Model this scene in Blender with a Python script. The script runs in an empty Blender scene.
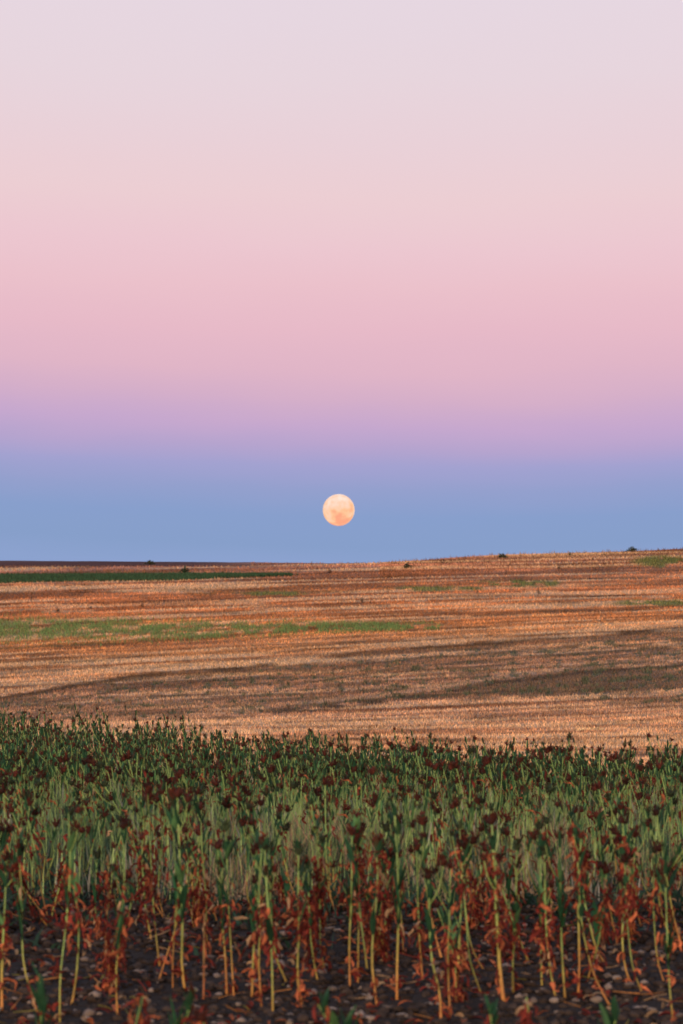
import bpy, math, random
import numpy as np
from mathutils import Vector

sc = bpy.context.scene
COL = sc.collection
F = 3510.0            # focal length in picture pixels
H = 1.57              # camera height
EYE = 566.0           # picture row of eye level
PITCH = math.atan((EYE - 512) / F)

# ------------------------------------------------------------------ camera
cam_d = bpy.data.cameras.new('camera'); cam = bpy.data.objects.new('camera', cam_d); COL.objects.link(cam)
cam_d.sensor_fit = 'VERTICAL'; cam_d.sensor_height = 36; cam_d.lens = 36 * F / 1024
cam_d.clip_start = 0.1; cam_d.clip_end = 60000
cam.location = (0, 0, H); cam.rotation_euler = (math.pi / 2 + PITCH, 0, 0)
cam_d.dof.use_dof = True; cam_d.dof.focus_distance = 40; cam_d.dof.aperture_fstop = 8.0
sc.camera = cam

# ------------------------------------------------------------------ sky
SUN_EL = math.radians(4.0)
w = bpy.data.worlds.new('World'); sc.world = w; w.use_nodes = True
nt = w.node_tree; nt.nodes.clear(); N = nt.nodes.new; LK = nt.links.new
def s2l(c):
    return tuple(((v / 255) / 12.92 if v / 255 <= .04045 else ((v / 255 + .055) / 1.055) ** 2.4) for v in c)
tc = N('ShaderNodeTexCoord'); sx = N('ShaderNodeSeparateXYZ'); LK(tc.outputs['Generated'], sx.inputs[0])
mul = N('ShaderNodeMath'); mul.operation = 'MULTIPLY'; mul.inputs[1].default_value = 5.0; mul.use_clamp = True
cl = N('ShaderNodeClamp'); cl.inputs[1].default_value = -.3; cl.inputs[2].default_value = .3; LK(sx.outputs['X'], cl.inputs[0])
sq = N('ShaderNodeMath'); sq.operation = 'MULTIPLY'; LK(cl.outputs[0], sq.inputs[0]); LK(cl.outputs[0], sq.inputs[1])
a1 = N('ShaderNodeMath'); a1.operation = 'MULTIPLY_ADD'; LK(sq.outputs[0], a1.inputs[0]); a1.inputs[1].default_value = -.3; LK(sx.outputs['Z'], a1.inputs[2])
a2 = N('ShaderNodeMath'); a2.operation = 'MULTIPLY_ADD'; LK(cl.outputs[0], a2.inputs[0]); a2.inputs[1].default_value = .015; LK(a1.outputs[0], a2.inputs[2])
smp = N('ShaderNodeMapping'); smp.inputs['Scale'].default_value = (9, 9, 45); LK(tc.outputs['Generated'], smp.inputs['Vector'])
sno = N('ShaderNodeTexNoise'); sno.inputs['Scale'].default_value = 1.0; sno.inputs['Detail'].default_value = 3; LK(smp.outputs[0], sno.inputs['Vector'])
a3 = N('ShaderNodeMath'); a3.operation = 'MULTIPLY_ADD'; LK(sno.outputs['Fac'], a3.inputs[0]); a3.inputs[1].default_value = .009
a4 = N('ShaderNodeMath'); a4.operation = 'SUBTRACT'; LK(a2.outputs[0], a4.inputs[0]); a4.inputs[1].default_value = .0045; LK(a4.outputs[0], a3.inputs[2])
LK(a3.outputs[0], mul.inputs[0])
rp = N('ShaderNodeValToRGB'); LK(mul.outputs[0], rp.inputs[0])
SKY = [(566, (140, 162, 206)), (548, (135, 159, 202)), (520, (136, 159, 204)), (490, (148, 160, 205)),
       (465, (163, 162, 208)), (445, (182, 164, 206)), (425, (198, 168, 206)), (400, (213, 175, 201)), (370, (224, 181, 199)),
       (330, (231, 186, 200)), (290, (235, 193, 203)), (250, (236, 199, 208)), (200, (236, 206, 211)), (140, (233, 209, 216)), (80, (231, 213, 221)),
       (0, (230, 215, 225)), (-120, (208, 208, 226))]
el = rp.color_ramp.elements
for i, (y, c) in enumerate(SKY):
    p = math.sin((EYE - y) / F) * 5.0
    e = el[i] if i < 2 else el.new(min(p, 1))
    e.position = min(max(p, 0), 1); e.color = (*s2l(c), 1)
# overhead: paler and cooler
mr = N('ShaderNodeMapRange'); mr.interpolation_type = 'SMOOTHSTEP'; mr.inputs[1].default_value = .17; mr.inputs[2].default_value = .9
LK(sx.outputs['Z'], mr.inputs[0])
mx = N('ShaderNodeMix'); mx.data_type = 'RGBA'; LK(mr.outputs[0], mx.inputs[0]); LK(rp.outputs[0], mx.inputs[6]); mx.inputs[7].default_value = (.40, .46, .62, 1)
# the western half, behind the camera, is the real twilight sky
ny = N('ShaderNodeTexSky'); ny.sky_type = 'NISHITA'; ny.sun_disc = False; ny.sun_elevation = SUN_EL; ny.sun_rotation = math.pi
ny.air_density = 1.5; ny.dust_density = 3
mw = N('ShaderNodeMapRange'); mw.interpolation_type = 'SMOOTHSTEP'; mw.inputs[1].default_value = .15; mw.inputs[2].default_value = -.75
LK(sx.outputs['Y'], mw.inputs[0])
b1 = N('ShaderNodeBackground'); LK(mx.outputs[2], b1.inputs[0]); b1.inputs[1].default_value = 1.0
b2 = N('ShaderNodeBackground'); LK(ny.outputs[0], b2.inputs[0]); b2.inputs[1].default_value = .15
ms = N('ShaderNodeMixShader'); LK(mw.outputs[0], ms.inputs[0]); LK(b1.outputs[0], ms.inputs[1]); LK(b2.outputs[0], ms.inputs[2])
wo = N('ShaderNodeOutputWorld'); LK(ms.outputs[0], wo.inputs[0])

# ------------------------------------------------------------------ low, soft, warm sun behind the camera
sd = bpy.data.lights.new('sun', 'SUN'); so = bpy.data.objects.new('sun', sd); COL.objects.link(so)
sd.energy = 2.25; sd.color = (1.0, .77, .58); sd.angle = math.radians(12)
dirv = Vector((.22, 1.0, -math.tan(math.radians(9))))
so.rotation_euler = dirv.to_track_quat('-Z', 'Y').to_euler(); so.location = (-5, -20, 8)

vs = sc.view_settings
vs.view_transform = 'Standard'; vs.look = 'None'; vs.gamma = 1; vs.exposure = 0; vs.use_curve_mapping = False
sc.render.engine = 'CYCLES'; sc.cycles.use_denoising = True
sc.cycles.max_bounces = 6; sc.cycles.diffuse_bounces = 3; sc.cycles.transparent_max_bounces = 4

rng = np.random.default_rng(7); random.seed(7); np.random.seed(7)

# ------------------------------------------------------------------ helpers
def px2dir(px, py):
    u = (px - 341.5) / F; v = -(py - 512) / F
    return u, math.cos(PITCH) - v * math.sin(PITCH), math.sin(PITCH) + v * math.cos(PITCH)
def on_ground(px, py):
    u, y, z = px2dir(px, py); t = -H / z
    return np.array([u * t, y * t, 0.0])
def at_depth(px, py, d):
    u, y, z = px2dir(px, py); t = d / y
    return np.array([u * t, d, H + z * t])

_tabs = {}
def vnoise(x, y, seed=0):
    if seed not in _tabs: _tabs[seed] = np.random.default_rng(1000 + seed).random((256, 256))
    T = _tabs[seed]; x = np.asarray(x, float); y = np.asarray(y, float)
    xi = np.floor(x).astype(int); yi = np.floor(y).astype(int); fx = x - xi; fy = y - yi
    fx = fx * fx * (3 - 2 * fx); fy = fy * fy * (3 - 2 * fy)
    a = T[yi % 256, xi % 256]; b = T[yi % 256, (xi + 1) % 256]; c = T[(yi + 1) % 256, xi % 256]; d = T[(yi + 1) % 256, (xi + 1) % 256]
    return (a * (1 - fx) + b * fx) * (1 - fy) + (c * (1 - fx) + d * fx) * fy
def fbm(x, y, seed=0, o=3):
    r = 0; a = .5; t = 0
    for k in range(o):
        r = r + a * vnoise(np.asarray(x) * 2 ** k, np.asarray(y) * 2 ** k, seed + k); t += a; a *= .5
    return r / t
def sstep(a, b, x):
    t = np.clip((x - a) / (b - a), 0, 1); return t * t * (3 - 2 * t)

def raw_mesh(name, V, faces_flat, sizes, cols, mat, smooth=False):
    me = bpy.data.meshes.new(name)
    V = np.asarray(V, dtype=np.float32); ff = np.asarray(faces_flat, dtype=np.int32); sizes = np.asarray(sizes, dtype=np.int32)
    me.vertices.add(len(V)); me.vertices.foreach_set('co', V.ravel())
    me.loops.add(len(ff)); me.loops.foreach_set('vertex_index', ff)
    me.polygons.add(len(sizes)); me.polygons.foreach_set('loop_start', np.concatenate([[0], np.cumsum(sizes)[:-1]]).astype(np.int32))
    me.polygons.foreach_set('loop_total', sizes)
    me.update(calc_edges=True)
    if cols is not None:
        at = me.color_attributes.new('Col', 'FLOAT_COLOR', 'POINT')
        c4 = np.ones((len(V), 4), dtype=np.float32); c4[:, :3] = cols; at.data.foreach_set('color', c4.ravel())
    if smooth: me.polygons.foreach_set('use_smooth', np.ones(len(sizes), dtype=bool))
    if mat: me.materials.append(mat)
    return me

class MB:
    """collects shapes for ONE mesh"""
    def __init__(s): s.v = []; s.f = []; s.c = []; s.n = 0
    def add(s, V, Fs, C):
        V = np.asarray(V, float); C = np.asarray(C, float)
        if C.ndim == 1: C = np.tile(C, (len(V), 1))
        s.v.append(V); s.c.append(C); s.f += [tuple(i + s.n for i in f) for f in Fs]; s.n += len(V)
    def mesh(s, name, mat, smooth=True):
        return raw_mesh(name, np.concatenate(s.v), [i for f in s.f for i in f], [len(f) for f in s.f], np.concatenate(s.c), mat, smooth)
    def arrays(s):
        return np.concatenate(s.v), s.f, np.concatenate(s.c)

def tube(mb, P, R, cols, sides=6):
    P = np.asarray(P, float); n = len(P); V = []; C = []
    T = np.gradient(P, axis=0)
    for i in range(n):
        t = T[i] / (np.linalg.norm(T[i]) + 1e-9)
        a = np.cross(t, [0.13, 1, 0.05]); a /= np.linalg.norm(a); b = np.cross(t, a)
        for k in range(sides):
            th = 2 * math.pi * k / sides
            V.append(P[i] + R[i] * (math.cos(th) * a + math.sin(th) * b)); C.append(cols[i])
    Fs = [(i * sides + k, i * sides + (k + 1) % sides, (i + 1) * sides + (k + 1) % sides, (i + 1) * sides + k) for i in range(n - 1) for k in range(sides)]
    Fs.append(tuple(range(sides))[::-1]); Fs.append(tuple((n - 1) * sides + k for k in range(sides)))
    mb.add(V, Fs, C)

def leaf(mb, base, d, L, W, bend, col, tip=None, fold=.3, twist=0.0, seg=4, jit=0.0):
    """a folded, curved blade: bend = how far the tip swings towards +z (or -z)"""
    base = np.asarray(base, float); d = np.asarray(d, float); d /= np.linalg.norm(d)
    side = np.cross(d, [0, 0, 1.0])
    if np.linalg.norm(side) < .1: side = np.array([random.uniform(-1, 1), random.uniform(-1, 1), 0])
    side /= np.linalg.norm(side)
    tip = col if tip is None else tip
    V = []; C = []; p = base.copy(); dd = d.copy()
    for i in range(seg + 1):
        t = i / seg
        wd = W * (math.sin(math.pi * min(t * .88 + .1, 1)) ** .8) * .5
        up = np.cross(side, dd); up /= np.linalg.norm(up) + 1e-9
        a = twist * t; s2 = side * math.cos(a) + up * math.sin(a)
        u2 = -side * math.sin(a) + up * math.cos(a)
        V += [p - s2 * wd + u2 * wd * fold, p, p + s2 * wd + u2 * wd * fold]
        c = np.asarray(col) * (1 - t) + np.asarray(tip) * t; C += [c * .9, c, c * 1.05]
        dd = dd + np.array([0, 0, bend / seg])
        if jit: dd = dd + np.random.normal(0, jit, 3); side = side + np.random.normal(0, jit * .7, 3); side /= np.linalg.norm(side)
        dd /= np.linalg.norm(dd)
        p = p + dd * L / seg
    Fs = []
    for i in range(seg):
        for k in range(2):
            a = i * 3 + k; Fs.append((a, a + 1, a + 4, a + 3))
    mb.add(V, Fs, C)

_ico = None
def ico():
    global _ico
    if _ico is None:
        import bmesh
        bm = bmesh.new(); bmesh.ops.create_icosphere(bm, subdivisions=1, radius=1)
        V = np.array([v.co[:] for v in bm.verts]); Fs = [tuple(v.index for v in f.verts) for f in bm.faces]; bm.free()
        bm = bmesh.new(); bmesh.ops.create_icosphere(bm, subdivisions=2, radius=1)
        V2 = np.array([v.co[:] for v in bm.verts]); F2 = [tuple(v.index for v in f.verts) for f in bm.faces]; bm.free()
        _ico = (V, Fs, V2, F2)
    return _ico

def seed_head(mb, c, ax, L, W, col):
    """lumpy upright head of crowded pointed bracts round a core"""
    V0, F0, V2, F2 = ico(); ax = np.asarray(ax, float); ax /= np.linalg.norm(ax)
    a = np.cross(ax, [1, .2, 0]); a /= np.linalg.norm(a); b = np.cross(ax, a)
    j = 1 + .25 * (np.random.rand(len(V0)) - .5)
    V = (V0 * j[:, None]); mb.add(c + V[:, :1] * a * W * .42 + V[:, 1:2] * b * W * .42 + V[:, 2:3] * ax * L * .45, F0, np.asarray(col) * .7)
    for k in range(16):
        th = random.uniform(0, 6.28); t = random.uniform(-.45, .45)
        r = W * .40 * math.sqrt(max(0, 1 - (2 * t) ** 2 * .8))
        rad = math.cos(th) * a + math.sin(th) * b
        p = c + ax * t * L + rad * r
        d = rad * random.uniform(.5, 1.2) + ax * random.uniform(.3, 1.1)
        leaf(mb, p, d, W * random.uniform(.5, .95), W * random.uniform(.28, .5), random.uniform(-.2, .8), np.asarray(col) * random.uniform(.6, 1.8), fold=.5, seg=2)

def mat(name, rough=.8, transl=0.0, noise=0.25, scale=60.0, bump=0.0, spec=.3, objrand=.18):
    m = bpy.data.materials.new(name); m.use_nodes = True; t = m.node_tree; t.nodes.clear(); n = t.nodes.new; l = t.links.new
    at = n('ShaderNodeAttribute'); at.attribute_name = 'Col'
    tcn = n('ShaderNodeTexCoord'); no = n('ShaderNodeTexNoise'); no.inputs['Scale'].default_value = scale; no.inputs['Detail'].default_value = 3
    l(tcn.outputs['Object'], no.inputs['Vector'])
    mr = n('ShaderNodeMapRange'); l(no.outputs['Fac'], mr.inputs[0]); mr.inputs[1].default_value = .25; mr.inputs[2].default_value = .75
    mr.inputs[3].default_value = 1 - noise; mr.inputs[4].default_value = 1 + noise
    oi = n('ShaderNodeObjectInfo'); m2 = n('ShaderNodeMapRange'); l(oi.outputs['Random'], m2.inputs[0]); m2.inputs[3].default_value = 1 - objrand; m2.inputs[4].default_value = 1 + objrand
    mm = n('ShaderNodeMath'); mm.operation = 'MULTIPLY'; l(mr.outputs[0], mm.inputs[0]); l(m2.outputs[0], mm.inputs[1])
    vm = n('ShaderNodeVectorMath'); vm.operation = 'SCALE'; l(at.outputs['Color'], vm.inputs[0]); l(mm.outputs[0], vm.inputs['Scale'])
    bs = n('ShaderNodeBsdfPrincipled'); l(vm.outputs[0], bs.inputs['Base Color']); bs.inputs['Roughness'].default_value = rough; bs.inputs['Specular IOR Level'].default_value = spec
    out = n('ShaderNodeOutputMaterial')
    if bump:
        bp = n('ShaderNodeBump'); bp.inputs['Strength'].default_value = bump; bp.inputs['Distance'].default_value = .01; l(no.outputs['Fac'], bp.inputs['Height']); l(bp.outputs[0], bs.inputs['Normal'])
    if transl:
        tr = n('ShaderNodeBsdfTranslucent'); l(vm.outputs[0], tr.inputs['Color']); mixs = n('ShaderNodeMixShader'); mixs.inputs[0].default_value = transl
        l(bs.outputs[0], mixs.inputs[1]); l(tr.outputs[0], mixs.inputs[2]); l(mixs.outputs[0], out.inputs[0])
    else: l(bs.outputs[0], out.inputs[0])
    return m
M = dict(stem=mat('stem', .6, 0, .25, 40), leaf=mat('green leaf', .55, .25, .3, 30), dry=mat('withered leaf', .8, .2, .35, 50),
         head=mat('seed head', .85, 0, .4, 90), straw=mat('straw', .8, .15, .15, 3, objrand=0), weed=mat('weed', .7, .25, .25, 4, objrand=0),
         stone=mat('stone', .85, 0, .3, 50, .6), soil=mat('soil clods', .95, 0, .3, 60, .4, spec=.1, objrand=0), bush=mat('bush leaf', .7, .15, .3, 3))

def tag(o, label=None, cat=None, group=None, kind=None):
    if label: o['label'] = label
    if cat: o['category'] = cat
    if group: o['group'] = group
    if kind: o['kind'] = kind
    return o
def link(name, me, parent=None, loc=None):
    o = bpy.data.objects.new(name, me); COL.objects.link(o)
    if parent: o.parent = parent
    if loc is not None: o.location = [float(v) for v in loc]
    return o

# ------------------------------------------------------------------ terrain
PD = [(-20, 0), (14, 0), (17, -.02), (20, -.08), (25, -.32), (30, -.52), (34, -.60), (39, -.68), (45, -.92), (50, -1.18), (60, -1.68), (70, -2.0), (90, -2.25), (120, -2.6), (170, -2.95), (230, -2.9), (300, -2.15),
      (380, -1.0), (480, .34), (600, 1.5), (700, 2.05), (800, 2.2), (900, 1.9), (1500, -4), (6000, -60)]
_pd = np.array(PD, float)
_lx = np.linspace(-20, 6000, 24081); _lz = np.interp(_lx, _pd[:, 0], _pd[:, 1])
def _smooth(a, n):
    k = np.ones(n) / n; return np.convolve(np.pad(a, n // 2, mode='edge'), k, 'valid')[:len(a)]
_lz = np.where(_lx < 60, _smooth(_lz, 13), np.where(_lx < 200, _smooth(_lz, 61), _smooth(_lz, 201)))
def px_of(x, d): return 341.5 + F * x / np.maximum(d, 3)
def height(x, d):
    x = np.asarray(x, float); d = np.asarray(d, float); px = px_of(x, d)
    z = np.interp(d, _lx, _lz)
    b = np.interp(px, [300, 350, 400, 430, 460, 500, 560, 620, 683, 1100, 2500], [0, .35, .85, 1.3, 1.75, 2.15, 2.45, 2.72, 3.1, 5.4, 8])
    z = z + b * np.exp(-((d - 520) / 130.0) ** 2)
    z = z + .6 * np.interp(px, [-400, 0, 200, 330], [2.2, 1, .5, 0]) * np.exp(-((d - 800) / 120.0) ** 2)
    z = z - .034 * np.clip(x, -8, 8) * sstep(20, 33, d) * sstep(62, 42, d)
    z = z + (fbm(x / 14, d / 22, 40) - .5) * .35 * sstep(30, 120, d)
    return z
def edge_d(x): return 33.5 - 1.2 * x          # the far edge of the crop of tall plants

def poly(px, pts):
    p = np.array(pts, float); return np.interp(px, p[:, 0], p[:, 1])
def field_albedo(px, py, x, d):
    """dry stubble, bare strips and weed strips of the hillside: true surface colours fixed to the ground"""
    px = np.asarray(px, float); py = np.asarray(py, float)
    tilt = np.interp(py, [555, 600, 640, 680, 720, 760], [.02, .03, .055, .05, .03, -.01])
    q = py + tilt * (px - 341.5)
    S = np.array([(555, .36, .19, .13), (563, .36, .19, .15), (568, .42, .21, .15), (585, .55, .245, .125), (598, .56, .22, .095), (612, .58, .25, .11), (628, .58, .26, .11),
                  (645, .58, .31, .16), (662, .56, .32, .19), (685, .50, .29, .20), (705, .50, .30, .21), (722, .58, .34, .23), (742, .72, .41, .25), (770, .74, .42, .26)])
    c = np.stack([np.interp(q, S[:, 0], S[:, k]) for k in (1, 2, 3)], -1) * np.array([1.03, .97, .89])
    n1 = fbm(px / 150, q / 2.6, 1, 3); n2 = vnoise(px / 40, q / 1.1, 5); n3 = fbm(px / 30, q / 6, 8, 3); n4 = vnoise(px / 190, q / 1.7, 50); n5 = vnoise(px / 70, q / 1.3, 52)
    c = c * (1 + 1.7 * (n1 - .5) + .9 * (n2 - .5) + .6 * (n3 - .5))[..., None]
    # pale straw swathes and darker rusty strips
    m = sstep(.55, .75, n4)[..., None]; c = c * (1 - .65 * m) + np.array([.86, .58, .36]) * .65 * m
    m = sstep(.40, .15, n4)[..., None] * .65; c = c * (1 - m) + np.array([.25, .10, .05]) * m
    m = (sstep(.25, .08, n5) * sstep(.5, .7, fbm(px / 120, q / 9, 54)))[..., None] * .6; c = c * (1 - m) + np.array([.11, .08, .045]) * m
    def mixin(mask, col, k):
        nonlocal c
        mm = (np.clip(mask, 0, 1) * k)[..., None]; c = c * (1 - mm) + np.array(col) * mm
    br = fbm(px / 22, q / 2.0, 12, 3); wb = 5 * (fbm(px / 60, px * 0 + .5, 110, 3) - .5)
    l1 = poly(px, [(-800, 760), (0, 697), (60, 689), (130, 677), (200, 671), (300, 661), (430, 646), (560, 637), (683, 628), (1200, 600)])
    l2 = poly(px, [(-300, 728), (0, 724), (150, 723), (230, 718), (340, 708), (420, 701), (520, 698), (683, 712), (1200, 740)])
    l1 = l1 + wb; l2 = l2 + wb
    inside = sstep(0, 7, py - l1) * sstep(0, 5, l2 - py)
    mixin(inside, (.42, .25, .175), .3)
    mixin(inside * sstep(.32, .12, vnoise(px / 60, q / 1.2, 95)), (.13, .09, .07), .7)
    mixin(inside * sstep(.52, .66, br), (.21, .145, .095), .65)
    mixin(sstep(6, 0, abs(py - l1 - 2)) * sstep(.4, .6, br + .06), (.15, .10, .065), .5)
    mixin(sstep(2.8, .8, abs(py - l1 - 1)) * sstep(.30, .52, fbm(px / 45, px * 0, 111, 3) + .1 * (px > 400)), (.08, .05, .03), .85)
    mixin(sstep(3, .8, abs(py - l1 + 4)) * sstep(.2, .45, vnoise(px / 50, q * 0, 97)), (.80, .52, .32), .6)
    mixin(sstep(3, .6, abs(py - l2 + 1)) * sstep(.42, .55, br) * sstep(150, 220, px), (.15, .10, .075), .75)
    mixin(sstep(3, 0, abs(py - (l1 - 30 + (px - 341) * .02))) * sstep(.45, .6, br), (.2, .1, .05), .6)
    d3 = ((px - 590) / 135) ** 2 + ((py - 683 - (590 - px) * .05) / 12) ** 2
    mixin(sstep(1.15, .5, d3 + (br - .5) * .9), (.16, .105, .07), .8)
    mixin(sstep(3.2, .5, abs(py - poly(px, [(230, 716), (340, 706), (440, 694), (500, 683), (580, 673), (683, 666)]))) * sstep(225, 280, px) * sstep(.28, .42, br), (.08, .055, .04), .85)
    mixin(sstep(3.5, .5, abs(py + 6 - poly(px, [(230, 716), (340, 706), (440, 694), (500, 683), (580, 673), (683, 666)]))) * sstep(260, 320, px), (.62, .42, .30), .5)
    mixin(sstep(2.4, .5, abs(py - poly(px, [(200, 688), (330, 676), (450, 664), (560, 655), (683, 648)]))) * sstep(195, 260, px) * sstep(.34, .5, br), (.11, .08, .055), .7)
    mixin(sstep(2.6, .5, abs(py - poly(px, [(230, 712), (400, 698), (520, 692), (683, 688)]))) * sstep(235, 300, px) * sstep(.36, .5, br), (.12, .085, .055), .75)
    mixin(sstep(3, 0, abs(py - poly(px, [(430, 672), (560, 668), (683, 660)]))) * sstep(500, 590, px) * sstep(.35, .5, br), (.10, .08, .05), .8)
    # broken dark lines of trash between the passes of the harvester
    for (yy_, sl, sd_) in ((589, -.01, 1), (596, .0, 2), (606, -.015, 3), (613, -.01, 4), (646, -.05, 5), (654, -.06, 6), (664, -.07, 7), (709, -.03, 8), (730, .01, 9), (738, .02, 10), (746, .02, 11)):
        ln = yy_ + sl * (px - 341) + 2.2 * (vnoise(px / 120, px * 0 + sd_, 100) - .5)
        mixin(sstep(1.9, .3, abs(py - ln)) * sstep(.5, .68, fbm(px / 70, px * 0 + sd_ * 3.3, 101, 3)), (.15, .085, .05), .6)
        mixin(sstep(2.2, .3, abs(py - ln + 4)) * sstep(.5, .68, fbm(px / 60, px * 0 + sd_ * 5.1, 103, 3)), (.82, .56, .36), .6)
    # weeds
    mixin(sstep(3.5, 0, abs(py - poly(px, [(0, 650), (120, 642), (220, 638), (330, 636)]))) * sstep(.35, .5, br) * sstep(345, 260, px), (.13, .10, .045), .75)
    mixin(inside * sstep(1.8, .4, abs(py - l1 - 14 + 3 * vnoise(px / 90, px * 0, 98))) * sstep(.35, .5, vnoise(px / 35, px * 0, 99)), (.10, .07, .05), .7)
    mixin(inside * sstep(1.8, .4, abs(py - l1 - 25 + 4 * vnoise(px / 110, px * 0, 104))) * sstep(.35, .5, vnoise(px / 30, px * 0, 105)), (.11, .08, .055), .7)
    mixin(sstep(2.5, 0, abs(py - poly(px, [(100, 600), (190, 594), (400, 590)]))) * sstep(.4, .5, br) * sstep(170, 210, px) * sstep(420, 330, px), (.14, .11, .05), .6)
    mixin(inside * sstep(.62, .7, fbm(px / 9, q / 1.8, 90)), (.07, .11, .07), .75)
    gs = fbm(px / 12, q / 2.2, 20, 3)
    mixin(sstep(1.0, .6, d3 - .5) * sstep(.68, .76, gs), (.09, .13, .08), .75)
    hw = poly(px, [(-400, 16), (0, 14), (150, 11), (300, 7), (430, 4), (445, 0)]); cy = poly(px, [(0, 629), (200, 630), (430, 625)])
    mixin(sstep(1.15, .3, abs(py - cy) / (hw + .01)) * sstep(.30 + .0 * px, .58, gs + .06 - .10 * sstep(150, 430, px)) * (px < 445), (.17, .22, .08), .8)
    for (gx, gy, rx, ry) in ((530, 584, 42, 4), (655, 603, 48, 4), (668, 562, 40, 7), (55, 590, 0.1, .1), (275, 594, 35, 3), (500, 583, 30, 3), (440, 589, 60, 3)):
        mixin(sstep(1.2, .3, ((px - gx) / rx) ** 2 + ((py - gy) / ry) ** 2) * sstep(.3, .55, gs), (.15, .20, .07), .9)
    hw0 = poly(px, [(-400, 5), (0, 4.2), (200, 3.0), (285, .7), (300, 0.01)]); cy0 = poly(px, [(0, 578), (285, 575)])
    mixin(sstep(1.2, .8, abs(py - cy0) / hw0) * (px < 300), (.035, .08, .035), .95)
    pf = sstep(585, 615, d + (px - 100) * .12) * sstep(340, 180, px)
    mixin(pf, (.09, .035, .04), .92)
    mixin(sstep(700, 1200, d), (.15, .09, .08), .8)
    return np.clip(c, .01, .9)

def row_of(x, d):
    z = height(x, d); return EYE - (z - H) / d * F, z

scols = np.unique(np.concatenate([np.linspace(-.112, .112, 560), np.sign(np.linspace(-1, 1, 120)) * (.112 + 2.0 * np.abs(np.linspace(-1, 1, 120)) ** 2.2)]))
_rows_py = np.linspace(752, 563.5, 430)
_dd = np.linspace(50, 800, 6000); _pp = EYE - (np.interp(_dd, _lx, _lz) - H) / _dd * F
def depth_of_row(py):
    o = np.argsort(_pp); return np.interp(py, _pp[o], _dd[o])
rows = np.unique(np.concatenate([np.linspace(-10, 24, 110), np.linspace(24.3, 60, 60), depth_of_row(_rows_py), np.linspace(480, 660, 120), [700, 740, 780, 820, 860, 900, 1000, 1200, 1500, 2200, 3500, 6000]]))
Sg, Dg = np.meshgrid(scols, rows); Xg = Sg * (Dg + 12)
Pyg, Zg = row_of(Xg, np.maximum(Dg, 3)); Zg = np.where(Dg < 3, 0, Zg)
Pxg = px_of(Xg, Dg)
A = field_albedo(Pxg, Pyg, Xg, Dg)
soilc = np.array([.042, .032, .030]) * (1 + .8 * (fbm(Xg / .35, Dg / .35, 30) - .5))[..., None]
sm = sstep(.3, -.5, Dg - edge_d(Xg) + (fbm(Xg * 2, Dg * 2, 33) - .5))
A = A * (1 - sm[..., None]) + soilc * sm[..., None]
Zg = Zg + (fbm(Xg / .45, Dg / .45, 36) - .5) * .05 * sstep(24, 20, Dg)
nr, nc = Dg.shape; idx = np.arange(nr * nc).reshape(nr, nc)
q4 = np.stack([idx[:-1, :-1], idx[:-1, 1:], idx[1:, 1:], idx[1:, :-1]], -1).reshape(-1, 4)
gm = bpy.data.materials.new('ground'); gm.use_nodes = True; t = gm.node_tree; bs = t.nodes['Principled BSDF']; n = t.nodes.new; l = t.links.new
at = n('ShaderNodeAttribute'); at.attribute_name = 'Col'; tcn = n('ShaderNodeTexCoord')
mp = n('ShaderNodeMapping'); mp.inputs['Scale'].default_value = (1, .55, 1); l(tcn.outputs['Object'], mp.inputs['Vector'])
no = n('ShaderNodeTexNoise'); no.inputs['Scale'].default_value = 1.6; no.inputs['Detail'].default_value = 9; no.inputs['Roughness'].default_value = .75; l(mp.outputs[0], no.inputs['Vector'])
mr = n('ShaderNodeMapRange'); l(no.outputs['Fac'], mr.inputs[0]); mr.inputs[1].default_value = .3; mr.inputs[2].default_value = .7; mr.inputs[3].default_value = .6; mr.inputs[4].default_value = 1.35
vm = n('ShaderNodeVectorMath'); vm.operation = 'SCALE'; l(at.outputs['Color'], vm.inputs[0]); l(mr.outputs[0], vm.inputs['Scale']); l(vm.outputs[0], bs.inputs['Base Color'])
bs.inputs['Roughness'].default_value = .95; bs.inputs['Specular IOR Level'].default_value = .1
no2 = n('ShaderNodeTexNoise'); no2.inputs['Scale'].default_value = 18; no2.inputs['Detail'].default_value = 6; l(tcn.outputs['Object'], no2.inputs['Vector'])
bp = n('ShaderNodeBump'); bp.inputs['Strength'].default_value = .9; bp.inputs['Distance'].default_value = .06; l(no2.outputs['Fac'], bp.inputs['Height']); l(bp.outputs[0], bs.inputs['Normal'])
gme = raw_mesh('ground', np.stack([Xg, Dg, Zg], -1).reshape(-1, 3), q4.ravel(), np.full(len(q4), 4), A.reshape(-1, 3), gm, True)
tag(link('ground', gme), kind='structure')

# ------------------------------------------------------------------ moon
mm_ = bpy.data.materials.new('moon'); mm_.use_nodes = True; t = mm_.node_tree; t.nodes.clear(); n = t.nodes.new; l = t.links.new
tcn = n('ShaderNodeTexCoord'); no = n('ShaderNodeTexNoise'); no.inputs['Scale'].default_value = 1.7; no.inputs['Detail'].default_value = 4; l(tcn.outputs['Generated'], no.inputs['Vector'])
mp = n('ShaderNodeMapping'); mp.inputs['Location'].default_value = (3.1, 1.2, .4); l(tcn.outputs['Generated'], mp.inputs['Vector']); no.inputs['Scale'].default_value = 3.2; l(mp.outputs[0], no.inputs['Vector'])
sp = n('ShaderNodeSeparateXYZ'); l(tcn.outputs['Generated'], sp.inputs[0])
ad = n('ShaderNodeMath'); ad.operation = 'MULTIPLY_ADD'; l(sp.outputs['Z'], ad.inputs[0]); ad.inputs[1].default_value = -.45; l(no.outputs['Fac'], ad.inputs[2])
r_ = n('ShaderNodeValToRGB'); l(ad.outputs[0], r_.inputs[0])
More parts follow.
